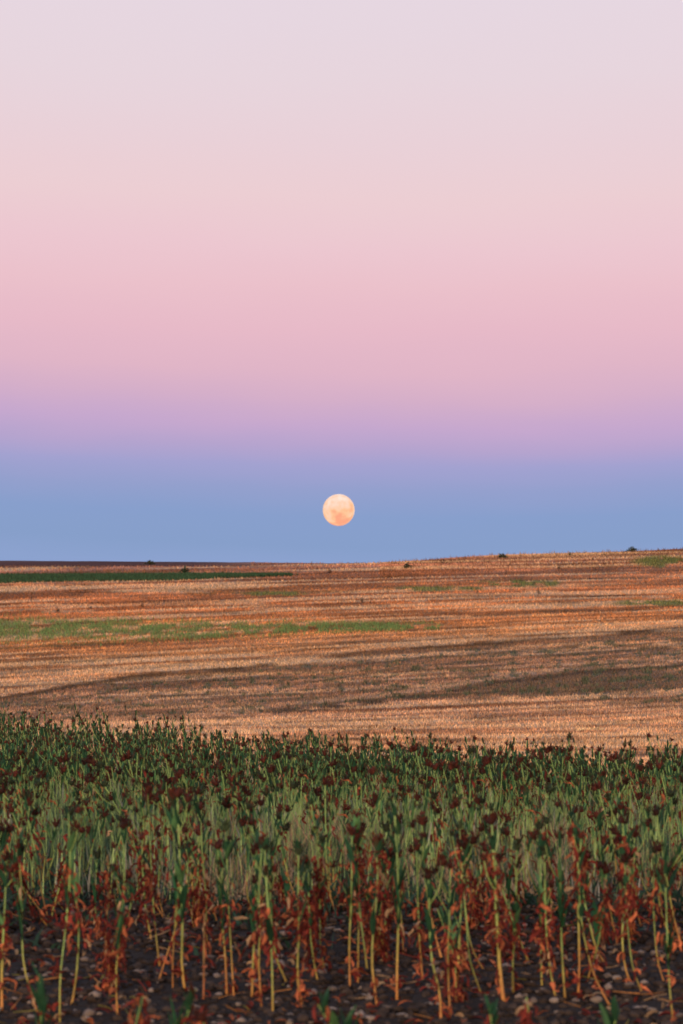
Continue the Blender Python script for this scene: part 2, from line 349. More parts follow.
e = r_.color_ramp.elements; e[0].position = .0; e[0].color = (*s2l((255, 230, 212)), 1); e[1].position = .5; e[1].color = (*s2l((252, 168, 132)), 1)
x_ = e.new(.17); x_.color = (*s2l((254, 212, 186)), 1); x_ = e.new(.33); x_.color = (*s2l((253, 198, 152)), 1)
em = n('ShaderNodeEmission'); l(r_.outputs[0], em.inputs[0]); em.inputs[1].default_value = 1.02
ou = n('ShaderNodeOutputMaterial'); l(em.outputs[0], ou.inputs[0])
V0, F0, V2, F2 = ico()
import bmesh
bm = bmesh.new(); bmesh.ops.create_uvsphere(bm, u_segments=64, v_segments=32, radius=15.9 / F * 15000)
me = bpy.data.meshes.new('moon'); bm.to_mesh(me); bm.free(); me.materials.append(mm_)
for p in me.polygons: p.use_smooth = True
tag(link('moon', me, loc=at_depth(338.7, 510, 15000)), 'full pale orange moon low in the blue sky above the horizon', 'moon')

# ------------------------------------------------------------------ stubble on the hillside (nobody could count it)
def blades(name, px, d, hgt, wid, cols, lean, m, per=1):
    x = (px - 341.5) / F * d; z = height(x, d)
    n_ = len(x); th = rng.random(n_) * math.pi
    dx = np.cos(th) * wid * .5; dy = np.sin(th) * wid * .25
    lx = rng.normal(0, lean, n_) * hgt; ly = rng.normal(0, lean, n_) * hgt
    V = np.empty((n_, 3, 3)); V[:, 0] = np.stack([x - dx, d - dy, z - .01], -1); V[:, 1] = np.stack([x + dx, d + dy, z - .01], -1)
    V[:, 2] = np.stack([x + lx, d + ly, z + hgt], -1)
    C = np.repeat(cols[:, None, :], 3, 1); C[:, :2] *= .8
    return raw_mesh(name, V.reshape(-1, 3), np.arange(n_ * 3), np.full(n_, 3), C.reshape(-1, 3), m)
NS = 420000
py = rng.uniform(563.5, 752, NS); px = rng.uniform(-160, 850, NS); d = depth_of_row(py)
k = NS // 7; d[:k] = rng.uniform(30, 62, k); px[:k] = rng.uniform(-500, 1200, k)
k2 = NS // 9; d[k:k + k2] = rng.uniform(430, 640, k2); px[k:k + k2] = rng.uniform(380, 850, k2)
d = d * (1 + rng.normal(0, .004, NS)); x = (px - 341.5) / F * d
okm = d > edge_d(x) + .8; px = px[okm]; d = d[okm]; x = x[okm]
pyr, _ = row_of(x, d); cc = field_albedo(px, pyr, x, d)
cc = cc * rng.uniform(.35, 1.65, len(d))[:, None] * np.array([1, .97, .93])
grn = cc[:, 1] > cc[:, 0] * .95
hg = (.018 + .00040 * d) * rng.uniform(.35, 1.5, len(d)); hg = np.where(grn, hg * 1.5 + .03, hg)
late = rng.random(len(d)) < .02; cc[late] *= .35
tall = rng.random(len(d)) < np.where((px > 380) & (d > 440), .035, .006); hg = np.where(tall, hg * 2.3, hg); cc[tall] *= .55
keep = ~((d > 610) & (px < 250)); 
tag(link('stubble', blades('stubble', px[keep], d[keep], hg[keep], (.006 + .00030 * d[keep]), cc[keep], .25, M['straw'])),
    'short dry orange straw stubble over the far hillside', 'stubble', kind='stuff')
# dense dark green strip of crop under the left skyline
ng = 26000; px = rng.uniform(-260, 292, ng); hw0 = poly(px, [(-400, 5), (0, 4.2), (200, 3.2), (292, .4)]); py = poly(px, [(0, 579.7), (292, 576)]) + rng.uniform(-1, 1, ng) * hw0 * .8
d = depth_of_row(py); g = rng.uniform(.5, 1.5, ng)
tag(link('green_crop', blades('green_crop', px, d, rng.uniform(.2, .55, ng), np.full(ng, .22), np.stack([.04 * g, .10 * g, .05 * g], -1), .3, M['weed'])),
    'narrow dark green strip of crop below the left skyline', 'crop', kind='stuff')
# light green weeds in the stubble
ng = 20000; px = rng.uniform(-250, 440, ng); hw = poly(px, [(-400, 14), (0, 11), (150, 9), (300, 6), (440, 2)]); py = poly(px, [(0, 630), (200, 631), (430, 627)]) + rng.normal(0, .62, ng) * hw
ok = fbm(px / 12, (py + .05 * (px - 341)) / 2.2, 20, 3) > .36 + .22 * rng.random(len(px)) + .05 * (px > 200); px = px[ok]; py = py[ok]; d = depth_of_row(py); g = rng.uniform(.6, 1.6, len(px))
tag(link('green_weeds', blades('green_weeds', px, d, rng.uniform(.10, .32, len(px)), np.full(len(px), .07), np.stack([.15 * g, .25 * g, .09 * g], -1), .3, M['weed'])),
    'light green weeds growing in a broad strip through the stubble', 'weeds', kind='stuff')

# ------------------------------------------------------------------ bushes and lone dark weeds out on the hillside
def bush(px, py, wpx, hpx, label, group='bushes along the skyline', twig=False, col=(.05, .065, .035)):
    lo = 560
    dd = np.linspace(60, 799, 3000); xx = (px - 341.5) / F * dd; pr, zz = row_of(xx, dd)
    hit = np.where(pr <= py + .3)[0]; i = hit[0] if len(hit) else int(np.argmin(pr)); d0 = dd[i]
    x0 = (px - 341.5) / F * d0; z0 = float(height(x0, d0)); s = d0 / F; W = wpx * s * 1.15; Hh = hpx * s
    r = tag(link('dead_weed' if twig else 'bush', None, loc=(x0, d0, z0)), label, 'weed' if twig else 'bush', group)
    sb = MB(); lb = MB(); ns = 3 if twig else 5
    for k in range(ns):
        a = random.uniform(0, 6.28); rr = W * random.uniform(.05, .35)
        top = np.array([math.cos(a) * rr, math.sin(a) * rr, Hh * random.uniform(.6, 1)])
        P = [np.array([0, 0, -.03]), top * np.array([.4, .4, .5]), top]
        tube(sb, P, [W * .05, W * .04, W * .015], [np.array([.07, .05, .035])] * 3, 5)
        for j in range(60 if not twig else 60):
            t = random.uniform(.25, 1.05); p = top * t * np.array([1.0, 1.0, 1]) + np.random.normal(0, 1, 3) * np.array([W * .17, W * .17, Hh * .16])
            p[2] *= math.exp(-(p[0] / (W * .42)) ** 2)
            p[2] = min(max(p[2], .03 * Hh), Hh)
            leaf(lb, p, np.random.normal(0, 1, 3) + [0, 0, .4], W * random.uniform(.07, .16), W * random.uniform(.04, .09), 0, np.array(col) * random.uniform(.6, 1.7), seg=2)
    link('stem', sb.mesh('stem', M['stem']), r); link('foliage', lb.mesh('foliage', M['bush']), r)
bush(408, 568.5, 10, 5.5, 'dark low round bush below the skyline, left of where the hill starts to rise')
bush(502, 558.5, 12, 5, 'wide flat dark bush on the skyline at mid slope of the rising hill')
bush(632, 552, 12, 5, 'dark bush on the highest part of the skyline at far right')
bush(185, 574, 11, 7.5, 'rounded green bush standing over the dark green crop strip', col=(.03, .07, .03))
bush(150, 564.5, 9, 4, 'small dark bush at the end of the purple ploughed field')
bush(570, 556, 4, 4, 'small upright dark bush on the skyline between two wider bushes')
bush(593, 560, 3, 3, 'tiny dark bush just under the right skyline')
gw = 'lone dark weeds standing in the stubble'
for (a, b, c, dd_, lab) in ((120, 584, 2, 5, 'thin dark dead weed just below the left green crop strip'), (32, 602, 2.5, 6, 'tall dark dead weed near the left edge of the stubble'),
    (57, 613, 5, 5, 'broad dark dead weed just above the light green weed strip at left'), (91, 609.5, 3, 3, 'low dark dead weed between the broad weed and the pair right of it'),
    (142, 607, 3, 4, 'squat dark dead weed, left of a slightly higher one in the left stubble'), (164, 602, 2.2, 4.5, 'upright dark dead weed right of the squat one in the left stubble'),
    (211, 598, 1.8, 5, 'slim dark dead weed alone below the end of the green crop strip'), (362, 603, 4, 5.5, 'dark dead weed in the stubble below the moon'),
    (477, 594.5, 2.5, 4.5, 'small dark dead weed in the stubble right of the moon'), (538, 595.5, 4, 6, 'stout dark dead weed in the right stubble, lowest on its slope'),
    (559, 570, 3.5, 5.5, 'dark dead weed high on the right slope under the skyline'), (506, 574.5, 2.5, 4.5, 'narrow dark dead weed on the right slope below the wide flat bush'),
    (429, 579.5, 2, 4, 'thin dark dead weed on the slope below the low round bush'), (330, 573, 4, 3, 'low dark dead weed below the skyline beneath the moon'),
    (605, 566, 2, 3.5, 'faint dark dead weed near the top of the right slope'), (646, 584, 2, 4, 'small dark dead weed near the right edge of the slope')):
    bush(a, b, c * 1.35, dd_ * 1.25, lab, gw, True, (.03, .02, .018))

# ------------------------------------------------------------------ tall plants
G_DARK = np.array([.020, .068, .034]); G_MID = np.array([.08, .19, .075]); G_STEM = np.array([.30, .46, .15]); Y_STEM = np.array([.42, .36, .09]); O_STEM = np.array([.60, .27, .09])
R_LEAF = np.array([.19, .030, .024]); O_LEAF = np.array([.52, .16, .075]); HEADC = np.array([.060, .015, .011]); TAN = np.array([.5, .33, .2])

def resample(P, n):
    P = np.asarray(P, float); s = np.concatenate([[0], np.cumsum(np.linalg.norm(np.diff(P, axis=0), axis=1))])
    k = max(4, len(P)); tt = np.linspace(0, s[-1], n)
    Q = np.stack([np.interp(tt, s, P[:, i]) for i in range(3)], -1)
    for _ in range(1): Q[1:-1] = (Q[:-2] + 2 * Q[1:-1] + Q[2:]) / 4
    return Q

def build_plant(stems, look, lite=False):
    """stems: list of world-size paths from the base at (0,0,0); look: amounts. returns [(part name, mesh data)]"""
    parts = []; gl = MB(); wl = MB()
    for si, P in enumerate(stems):
        Q = resample(P, 12); n_ = len(Q); hh = Q[-1][2]
        redstem = look.get('redstem', 0)
        cols = []; sh = random.uniform(-.22, .12)
        for i in range(n_):
            t = Q[i][2] / max(hh, .1); c = O_STEM * (1 - sstep(.02, .30, t - sh)) + Y_STEM * sstep(.02, .30, t - sh)
            g = sstep(.18, .55, t - sh); c = c * (1 - g) + G_STEM * g
            if redstem: c = c * .25 + np.array([.30, .09, .05]) * .75
            cols.append(c * random.uniform(.65, 1.15))
        r0 = look.get('r', .0042 if not lite else .0034)
        r0 *= random.uniform(.7, 1.2)
        R = [r0 * (1 - .45 * i / (n_ - 1)) * (1.35 if i == 0 else 1) * random.uniform(.82, 1.22) for i in range(n_)]
        sm_ = MB(); tube(sm_, Q, R, cols, 5 if lite else 6)
        for k in range(5):          # bits of dry leaf clinging to the bare stem, and leaf scars
            i = random.randint(1, int(n_ * .6)); a = random.uniform(0, 6.28); c = (O_LEAF if random.random() < .5 else R_LEAF) * random.uniform(.5, 1.3)
            leaf(wl, Q[i], [math.cos(a), math.sin(a), random.uniform(-1.5, .5)], random.uniform(.012, .04), random.uniform(.005, .011), -1.5, c, fold=1, twist=random.uniform(-2, 2), seg=4, jit=.5)
        top = Q[-1]; ax = Q[-1] - Q[-3]; ax /= np.linalg.norm(ax)
        tips = [(top, ax, 1.0)]
        for b in range(look['branches']):
            i = random.randint(int(n_ * .62), n_ - 2); a = random.uniform(0, 6.28)
            o = np.array([math.cos(a), math.sin(a) * .8, 0]); L = random.uniform(.07, .16)
            B = [Q[i], Q[i] + o * L * .3 + ax * L * .35, Q[i] + o * L * .42 + ax * L]
            tube(sm_, resample(B, 5), [r0 * .5, r0 * .45, r0 * .42, r0 * .4, r0 * .35], [G_STEM * .8 + Y_STEM * .1] * 5, 5)
            tips.append((B[-1], np.array([o[0] * .3, o[1] * .3, 1]), random.uniform(.6, .95)))
        parts.append(('stem', sm_.mesh('stem', M['stem'])))
        for (p, a_, s) in tips:
            if random.random() < look['head']:
                hb = MB(); hs = s * random.uniform(.75, 1.2) * look.get('hs', 1)
                seed_head(hb, p + a_ * .008, a_, .038 * hs, .032 * hs, (HEADC * random.uniform(.5, 1.7) if random.random() > look.get('greenhead', .2) else G_DARK * random.uniform(.35, .8) + HEADC * .3))
                parts.append(('seed_head', hb.mesh('seed_head', M['head'])))
            for k in range(look['tipleaf']):     # narrow leaves hugging the tip
                a = random.uniform(0, 6.28); q = p - a_ * random.uniform(.0, .11)
                leaf(gl, q, [math.cos(a) * .42, math.sin(a) * .42, 1], random.uniform(.04, .085) * s, random.uniform(.012, .022) * (.7 if lite else 1), random.uniform(-.5, .4), G_DARK * random.uniform(.7, 1.9), R_LEAF * .5 if random.random() < .25 else None)
        for k in range(look['green']):
            t = random.uniform(.5, .95); i = int(t * (n_ - 1)); a = random.uniform(0, 6.28)
            g = G_DARK * random.uniform(.7, 1.6) if random.random() < .6 else G_MID * random.uniform(.7, 1.5)
            leaf(gl, Q[i], [math.cos(a) * .4, math.sin(a) * .4, 1], random.uniform(.05, .12), random.uniform(.014, .03) * (.55 if lite else 1), random.uniform(-.5, .3), g, fold=.45, twist=random.uniform(-.5, .5))
        if look.get('bigleaf') and si == 0:
            for k in range(look['bigleaf']):
                i = int(random.uniform(.42, .62) * (n_ - 1)); a = random.choice([0.3, 2.8, 3.6, 5.9])
                leaf(gl, Q[i], [math.cos(a) * .16, math.sin(a) * .1, 1], random.uniform(.12, .17), random.uniform(.028, .04), -.1, np.array([.03, .12, .05]) * random.uniform(.8, 1.5), fold=.35, seg=5)
        for k in range(int(look['red'] * 3.0)):             # withered leaves hanging in a bunch down the middle of the stem
            t = look.get('redat', .55) + random.gauss(0, look.get('redspread', .12)); t = min(max(t, .1), .97); i = int(t * (n_ - 1)); a = random.uniform(0, 6.28)
            c = R_LEAF * random.uniform(.5, 1.6) if random.random() < .74 else O_LEAF * random.uniform(.5, 1.3)
            if random.random() < .08: c = TAN
            o = np.array([math.cos(a), math.sin(a), random.uniform(-1.4, .3)])
            leaf(wl, Q[i] + np.array([random.gauss(0, .014), random.gauss(0, .014), random.uniform(-.03, .03)]), o, random.uniform(.025, .075), random.uniform(.006, .017), -random.uniform(.8, 3.5), c, c * random.uniform(.4, 1.2), fold=random.uniform(.5, 1.5), twist=random.uniform(-3, 3), seg=6, jit=.45)
        for k in range(look['basered']):
            a = random.uniform(0, 6.28); z = random.uniform(.01, .1); i = min(int(z / max(hh, .1) * n_ * 1.3), n_ - 1)
            c = O_LEAF * random.uniform(.6, 1.4) if random.random() < .6 else R_LEAF * random.uniform(.7, 1.5)
            leaf(wl, Q[i] * [1, 1, 1] + [0, 0, .015], [math.cos(a), math.sin(a), random.uniform(-.1, .5)], random.uniform(.03, .07), random.uniform(.010, .022), -random.uniform(.3, 2.0), c, c * random.uniform(.5, 1.1), fold=random.uniform(.6, 1.4), twist=random.uniform(-2, 2), seg=6, jit=.5)
    if gl.n: parts.append(('leaves', gl.mesh('leaves', M['leaf'])))
    if wl.n: parts.append(('withered_leaves', wl.mesh('withered_leaves', M['dry'])))
    return parts

def auto_stem(h, bx=None, spread=0):
    bx = random.uniform(-.03, .12) if bx is None else bx
    lean = random.gauss(-.03, .07); ly = random.gauss(0, .05); h = h * random.uniform(.85, 1.1)
    s = random.uniform(-1, 1) * spread
    return [np.array([0, 0, -.02]), np.array([-bx * .35, ly * .1, h * .07]), np.array([-bx * .8 + s * .3, ly * .4, h * .22]), np.array([-bx + s * .7, ly * .7, h * .45]),
            np.array([-bx + lean * .5 + s, ly, h * .72]), np.array([-bx + lean + s * 1.1, ly * 1.2, h])]

def place(parts, name, loc, rz, sc_, label, group, protos=None):
    r = tag(link(name, None, loc=loc), label, 'plant', group); r.rotation_euler = (0, 0, rz); r.scale = (sc_, sc_, sc_)
    for nm, me in parts: link(nm, me, r)
    return r

GF = 'tall seed plants in the front rows'
used = {}
# ---- front plants, each with its own stems traced as real curves standing at their own distance
# (list of stems [(px,py)...] from the base up, look, label)
def L(**k):
    d_ = dict(branches=1, head=.9, tipleaf=3, green=2, red=8, basered=2, redat=.55, bigleaf=0); d_.update(k); return d_
FRONT = [
 ([[(39, 1012), (31, 994), (21.5, 967), (20.5, 935), (20, 900), (16, 850)]], L(bigleaf=3, red=7, redat=.95), 'plant by the left edge, base curving right, long green leaf under a red top'),
 ([[(60, 1023), (59, 976), (63.5, 943), (66, 912), (69, 870), (66, 815)], [(70, 1008), (76, 980), (78, 943), (78, 922), (72, 888), (70, 840)]], L(red=11, redat=.6, green=5, bigleaf=1), 'two orange stems joining in a bunch of red leaves, second plant from the left'),
 ([[(102, 973), (106, 953), (105, 926), (108, 892), (106, 857)]], L(redstem=1, red=16, redat=.7, redspread=.2, green=0, tipleaf=0, head=.6, basered=7, r=.005), 'wholly dead plant with a thin dark red stem, left of the wavy yellow stem'),
 ([[(118, 1017), (115, 980), (117, 947), (123, 918), (123, 870), (122, 830)]], L(red=12, redat=.5, bigleaf=2, basered=5), 'plant with a wavy yellow stem leaning right into hanging red leaves'),
 ([[(160, 963), (155.5, 935), (152.4, 902), (150, 861), (147, 800)], [(153, 943), (145, 910), (142, 870), (141, 840)]], L(red=22, redat=.62, redspread=.16, green=1, basered=1), 'plant with a straight yellow stem beside a long hanging column of dark red leaves'),
 ([[(173, 990), (172, 953), (175, 926), (176, 898), (173, 850), (172, 800)], [(157.5, 980), (168, 950), (176, 931), (177, 900), (180, 850)]], L(red=5, bigleaf=3, green=5), 'plant with two crossing stems spread like a narrow tent under dark green leaves'),
 ([[(186, 991), (180, 963), (183, 935), (180, 892), (178, 840), (176, 798)]], L(bigleaf=3, red=4, green=6, basered=7), 'plant with a straight stem rising from curled orange leaves beside the tent-shaped stems'),
 ([[(207, 941), (206, 896), (202, 861), (200, 810)]], L(red=12, redat=.42, green=2), 'slim plant set back between two front clumps with dark red leaves hanging at mid stem'),
 ([[(203.6, 998), (203.6, 970), (203.6, 947), (204, 915)]], L(redstem=1, red=5, redat=.8, green=0, tipleaf=0, head=.3, branches=0, basered=2, r=.004), 'short thin dead red stem in front of the slim set-back plant'),
 ([[(227, 994), (225, 951), (221, 922), (219, 880), (217, 850)], [(234, 996), (231, 951), (229, 922), (227, 881), (225, 830)]], L(bigleaf=5, red=6, green=5, basered=4), 'plant with two parallel yellow stems below broad dark green leaves'),
 ([[(252, 996), (253, 953), (256, 922), (256, 898), (256, 850)], [(262, 1006), (258, 963), (260, 935), (258, 890), (262, 845)]], L(bigleaf=4, red=9, basered=9), 'two-stemmed plant with a green leaf sheath and a heap of orange leaves at its foot'),
 ([[(273, 1016), (272, 963), (270, 931), (267, 902), (264, 850)], [(290, 984), (276, 961), (272, 935), (270, 900)]], L(red=10, green=4, basered=2), 'plant with a straight yellow-green stem and a side stem splayed out to the right'),
 ([[(303, 1006), (297, 980), (297, 963), (299, 939), (298, 900), (298, 855)]], L(red=18, redat=.62, green=2, basered=12, r=.0045), 'thin plant with a ball of orange leaves at its foot and red leaves above'),
 ([[(319, 982), (313, 959), (310, 935), (309, 910), (308, 860)], [(329, 974), (320, 959), (320, 922), (320, 896), (318, 861), (315, 822)]], L(red=26, redat=.58, redspread=.15, green=4, basered=8), 'central clump of orange stems buried in a big mass of crimson leaves'),
 ([[(350, 988), (349, 943), (351, 912), (352, 870), (352, 835)]], L(bigleaf=4, red=5, redat=.75, basered=6), 'plant sheathed low down by a long narrow green leaf, just right of the central clump'),
 ([[(358, 984), (358, 953), (359, 918), (359, 890), (358, 861), (356, 822)], [(368, 970), (364, 943), (360, 918), (359, 880)]], L(bigleaf=3, red=12, redat=.85, basered=4), 'plant whose second stem splits off low to the right, with a dark red top'),
 ([[(378, 1008), (376, 996), (372, 976), (372, 943), (376.5, 908), (378.6, 881), (376, 845)]], L(red=16, redat=.88, basered=8), 'plant with a bowed yellow stem standing on a tuft of red leaves'),
 ([[(397, 1000), (397, 959), (399, 926), (399, 892), (397, 850), (394, 800)], [(404, 956), (402, 930), (400, 895), (399, 850)]], L(bigleaf=5, green=6, red=4, basered=8), 'upright plant with a tall dark green leafy top above a red-wrapped foot'),
 ([[(423, 980), (420, 947), (418, 902), (417, 850)]], L(red=10, redat=.45, basered=3), 'thin straight plant with crimson leaves beside it, right of the dark green leafy top'),
 ([[(443, 959), (434, 931), (428.6, 906), (425.5, 881), (423, 840)]], L(bigleaf=4, green=5, red=6), 'slanting plant leaning left from a base set back among dark soil'),
 ([[(441, 1023), (441, 994), (431.6, 963), (430, 930), (429, 880)]], L(red=4, green=3, basered=3, redat=.5), 'plant with a crooked stem kinked left above a straight pale foot'),
 ([[(451, 1021), (449, 994), (448, 955), (450, 922), (451, 870)]], L(red=8, green=3, basered=8, redat=.5), 'straight green stem with reddish foot beside the kinked stem'),
 ([[(458, 982), (459, 943), (462, 902), (463, 861), (460, 830)]], L(bigleaf=3, red=10, redat=.93, green=4), 'slim yellow stem, broad leaf and dark red top, left of two right-bent stems'),
 ([[(484, 996), (477, 982), (468.5, 959), (467.5, 922), (464, 895), (466, 850)], [(486, 968), (472.6, 953), (468.5, 935), (465, 900)]], L(red=8, green=3, redat=.8), 'plant with two stems that both bend sharply to the right at the ground'),
 ([[(505, 1004), (500, 976), (499, 943), (497, 916), (495, 861), (493, 825)]], L(r=.0070, red=34, redat=.58, redspread=.14, green=2, basered=5), 'thick orange-stemmed plant hung with the largest mass of crimson leaves'),
 ([[(513.6, 994), (512.6, 972), (514.6, 939), (516.7, 902), (518, 850)]], L(red=12, redat=.5, green=4, basered=3), 'plant with a gently bowed green stem beside the thick orange one'),
 ([[(530, 961), (518, 935), (507.5, 906), (500, 880), (494, 850)]], L(red=4, green=3, redat=.8), 'yellow stem slanting steeply left across the bowed green one'),
 ([[(542, 984), (541, 943), (541, 902), (542, 860), (541, 830)]], L(bigleaf=4, green=4, red=12, redat=.4), 'plant with dark green sheath and red leaves mid stem, right of a slanting stem'),
 ([[(565.5, 998), (562.5, 959), (561.4, 912), (561, 870), (561, 840)]], L(bigleaf=5, green=3, red=5, basered=2), 'single thin stem topped by a dark green sheath, left of a red-topped plant'),
 ([[(556, 994), (549, 963), (547, 935), (546, 900), (546, 855)]], L(red=18, redat=.5, green=2, basered=4, r=.005), 'small plant smothered in drooping orange-red leaves'),
 ([[(578, 994), (580, 967), (579, 912), (579, 861), (578, 815)]], L(red=26, redat=.78, redspread=.14, green=1, basered=6), 'straight plant with a tall column of dark red leaves to its tip'),
 ([[(611.6, 1003), (594, 978), (588, 953), (582, 924), (580, 880), (583, 840)], [(609, 964), (596, 951), (591, 926), (584, 898), (583, 850)]], L(green=6, red=6, redat=.75), 'plant with two long orange stems sweeping out to the right at the ground'),
 ([[(631, 980), (623, 963), (623, 935), (625, 902), (627, 871), (625, 825)], [(645.5, 994), (633, 972), (630, 943), (628, 916), (627, 880)]], L(red=16, redat=.8, green=3, basered=6), 'plant with two hooked orange stems and a brown leafy top'),
 ([[(619, 948), (612.7, 922), (608.6, 898), (602, 865), (600, 820)]], L(red=8, redat=.35, green=4), 'slanting set-back plant with red leaves at its foot, left of the hooked stems'),
 ([[(666, 982), (657.7, 963), (655.7, 935), (654.7, 908), (656, 870)]], L(red=8, redat=.8, green=1, basered=6), 'yellow plant bent at its foot with a drooping dark leaf, near the right edge'),
 ([[(674, 1023), (670, 990), (669, 953), (668, 915), (667, 870)]], L(bigleaf=5, green=2, red=2, basered=2), 'green plant with a bright long leaf sheath at the right edge'),
 ([[(684, 950), (674, 918), (666, 871), (658, 815)]], L(green=8, red=3, r=.0052), 'long green stem leaning left out of the right edge'),
 ([[(641, 922), (631, 890), (626, 850), (622, 810)]], L(green=6, red=4), 'slender green plant set back behind the hooked orange stems'),
 ([[(2, 1010), (1, 975), (2, 940), (4, 890)]], L(green=2, red=10, redat=.5), 'yellow stem cut by the left edge of the frame'),
]
occ = []
for stems, look, label in FRONT:
    base = on_ground(*stems[0][0]); P3 = []
    for st in stems:
        b = on_ground(*st[0]); pts = []
        for i, (a, c) in enumerate(st):
            q = at_depth(a, c, b[1]) - base; q[1] = b[1] - base[1] + (0.02 * i if len(pts) else 0); pts.append(q)
        q = pts[0].copy(); q[2] = -.02; pts[0] = q
        # carry the stem on to a plausible full height
        hh = pts[-1][2]; want = random.uniform(.42, .54)
        if hh < want - .05 and 'short' not in label:
            dv = pts[-1] - pts[-2]; dv /= np.linalg.norm(dv) + 1e-9; dv = dv * .5 + np.array([0, 0, .5]); dv /= np.linalg.norm(dv)
            pts.append(pts[-1] + dv * (want - hh))
        P3.append(pts)
    place(build_plant(P3, look), 'tall_plant', base, 0, 1, label, GF)
    occ.append(base[:2]);
# ---- short plants nearer the camera whose leafy tops poke into the bottom of the frame
for (a, top, hgt, lab) in ((48, 985, .36, 'short plant poking a bright green leaf up at the bottom left corner'), (181, 985, .36, 'short dark green leaf tuft at the bottom edge, below the tent-shaped stems'),
                     (360, 985, .36, 'short plant with a dark green leafy top at the bottom edge, in the centre'), (508, 998, .34, 'short plant with a dark green top below the thick orange stem'),
                     (540, 1005, .3, 'short plant with an orange and red leafy top at the bottom edge'), (225, 1004, .32, 'short withered plant with a dark red top at the bottom edge'),
                     (612, 1010, .3, 'short plant just above the bottom edge, below the sweeping orange stems'), (592 - 460, 1008, .3, 'short dull red plant barely showing at the bottom left')):
    u, y, z = px2dir(a, top); dd_ = (H - hgt) / (-z) * y; p = np.array([u * dd_ / y, dd_, 0])
    redish = 'red' in lab
    lk = L(branches=0, head=.2, tipleaf=1 if redish else 6, green=0 if redish else 5, red=14 if redish else 2, redat=.85, bigleaf=0 if redish else 3)
    place(build_plant([auto_stem(hgt, 0.02)], lk), 'tall_plant', p, 0, 1, lab, GF)

# ---- the rest of the crop: prototypes copied with their parts
def variants(n_, kind):
    out = []
    for i in range(n_):
        h = random.uniform(.42, .54) if kind == 'near' else random.uniform(.46, .58); ns = random.choice([1, 2, 2, 3]) if kind != 'far' else random.choice([1, 2, 2])
        st = []
        for s in range(ns):
            st.append(auto_stem(h * random.uniform(.82, 1.03), None, .09 if ns > 1 else 0))
        if kind == 'near': lk = L(branches=random.choice([0, 1, 1]), green=random.randint(1, 5), red=random.choice([6, 12, 18, 26]), redat=random.uniform(.3, .7), redspread=.2, basered=6, r=random.uniform(.0026, .0042), tipleaf=3, bigleaf=random.choice([0, 2, 3]))
        elif kind == 'mid': lk = L(branches=random.choice([0, 1, 1]), green=random.randint(1, 4), red=random.choice([0, 0, 1, 4]), redat=random.uniform(.6, .9), basered=0, tipleaf=3, head=.9, hs=.9, greenhead=.3)
        else: lk = L(branches=random.choice([0, 1, 2]), green=random.randint(4, 8), red=random.choice([0, 0, 1, 4]), redat=.85, basered=0, tipleaf=4, head=.85, hs=.72, greenhead=.55)
        out.append(build_plant(st, lk, True))
    return out
VAR = {'near': variants(12, 'near'), 'mid': variants(16, 'mid'), 'far': variants(16, 'far')}
LAB = {'near': ('tall plant with withered red leaves rising among the front plants above bare soil', 'plants between the front rows and the middle of the crop'),
       'mid': ('pale green-stemmed plant with a dark red seed head in the dense middle of the crop', 'plants in the middle of the crop'),
       'far': ('dark leafy plant with small seed heads in the back rows against the stubble', 'plants in the back rows of the crop')}
cand = []
yy = 12.6
r2 = random.Random(3)
while yy < 41:
    dens = .44 if yy < 15.5 else (.36 if yy < 21 else .31)
    wx = .0973 * yy + 2.3; xx = -wx
    while xx < wx:
        X = xx + r2.uniform(-.17, .17); Y = yy + r2.uniform(-.17, .17)
        ed = edge_d(X) + .6 * math.sin(X * 2.1) + r2.uniform(-.8, .5)
        if Y < ed:
            kind = 'near' if Y < 15.4 else ('far' if Y > 22 else 'mid')
            if all((X - o[0]) ** 2 + ((Y - o[1]) * .6) ** 2 > .15 ** 2 for o in occ) and not (Y < 14.6 and r2.random() < .42) and not (Y < 17.5 and r2.random() < .15):
                inview = abs(X) < .0973 * Y + .06
                cand.append((X, Y, kind, inview))
        xx += dens
    yy += dens
SHORT = ['left-edge green-leafed stem', 'joined pair of orange stems', 'thin dead red stem', 'wavy yellow stem', 'hanging dark red column', 'tent-shaped stems', 'stem with curled orange foot leaves',
 'slim set-back plant', 'short dead red stem', 'two parallel yellow stems', 'heap of orange foot leaves', 'splayed side stem', 'ball of orange leaves', 'central crimson clump', 'low green sheath',
 'low-forking dark-topped plant', 'bowed yellow stem', 'tall dark leafy top', 'thin straight crimson-leafed plant', 'left-slanting plant', 'kinked stem', 'straight green reddish-footed stem', 'slim broad-leafed plant',
 'two right-bent stems', 'thick orange stem', 'gently bowed green stem', 'steep slanting yellow stem', 'dark sheath with mid-stem red leaves', 'single thin sheathed stem', 'small smothered orange-red plant',
 'tall red-tipped column', 'sweeping orange stems', 'hooked orange stems', 'slanting red-footed plant', 'bent yellow plant at right', 'bright green sheath at right edge', 'green stem leaning out at right',
 'slender plant behind the hooked stems', 'yellow stem at left frame edge']
FPX = [f[0][0][0][0] for f in FRONT]
ORD = ['first', 'second', 'third', 'fourth', 'fifth', 'sixth', 'seventh', 'eighth', 'ninth', 'tenth']
_rank = {}
def label_behind(X, Y, kind):
    if Y > 20.5: return None
    px_ = 341.5 + X / Y * F; k = int(np.argmin([abs(f - px_) for f in FPX])); n_ = _rank.get(k, 0); _rank[k] = n_ + 1
    if n_ > 9: return None
    look_ = 'plant with withered red leaves' if kind == 'near' else ('dark-headed green plant' if Y < 18 else 'thin dark-headed plant')
    return f'{look_}, {ORD[n_]} one behind the {SHORT[k]}'
inv = [c for c in cand if c[3]]; inv.sort(key=lambda c: c[1]); room = 300 - len(FRONT) - 8
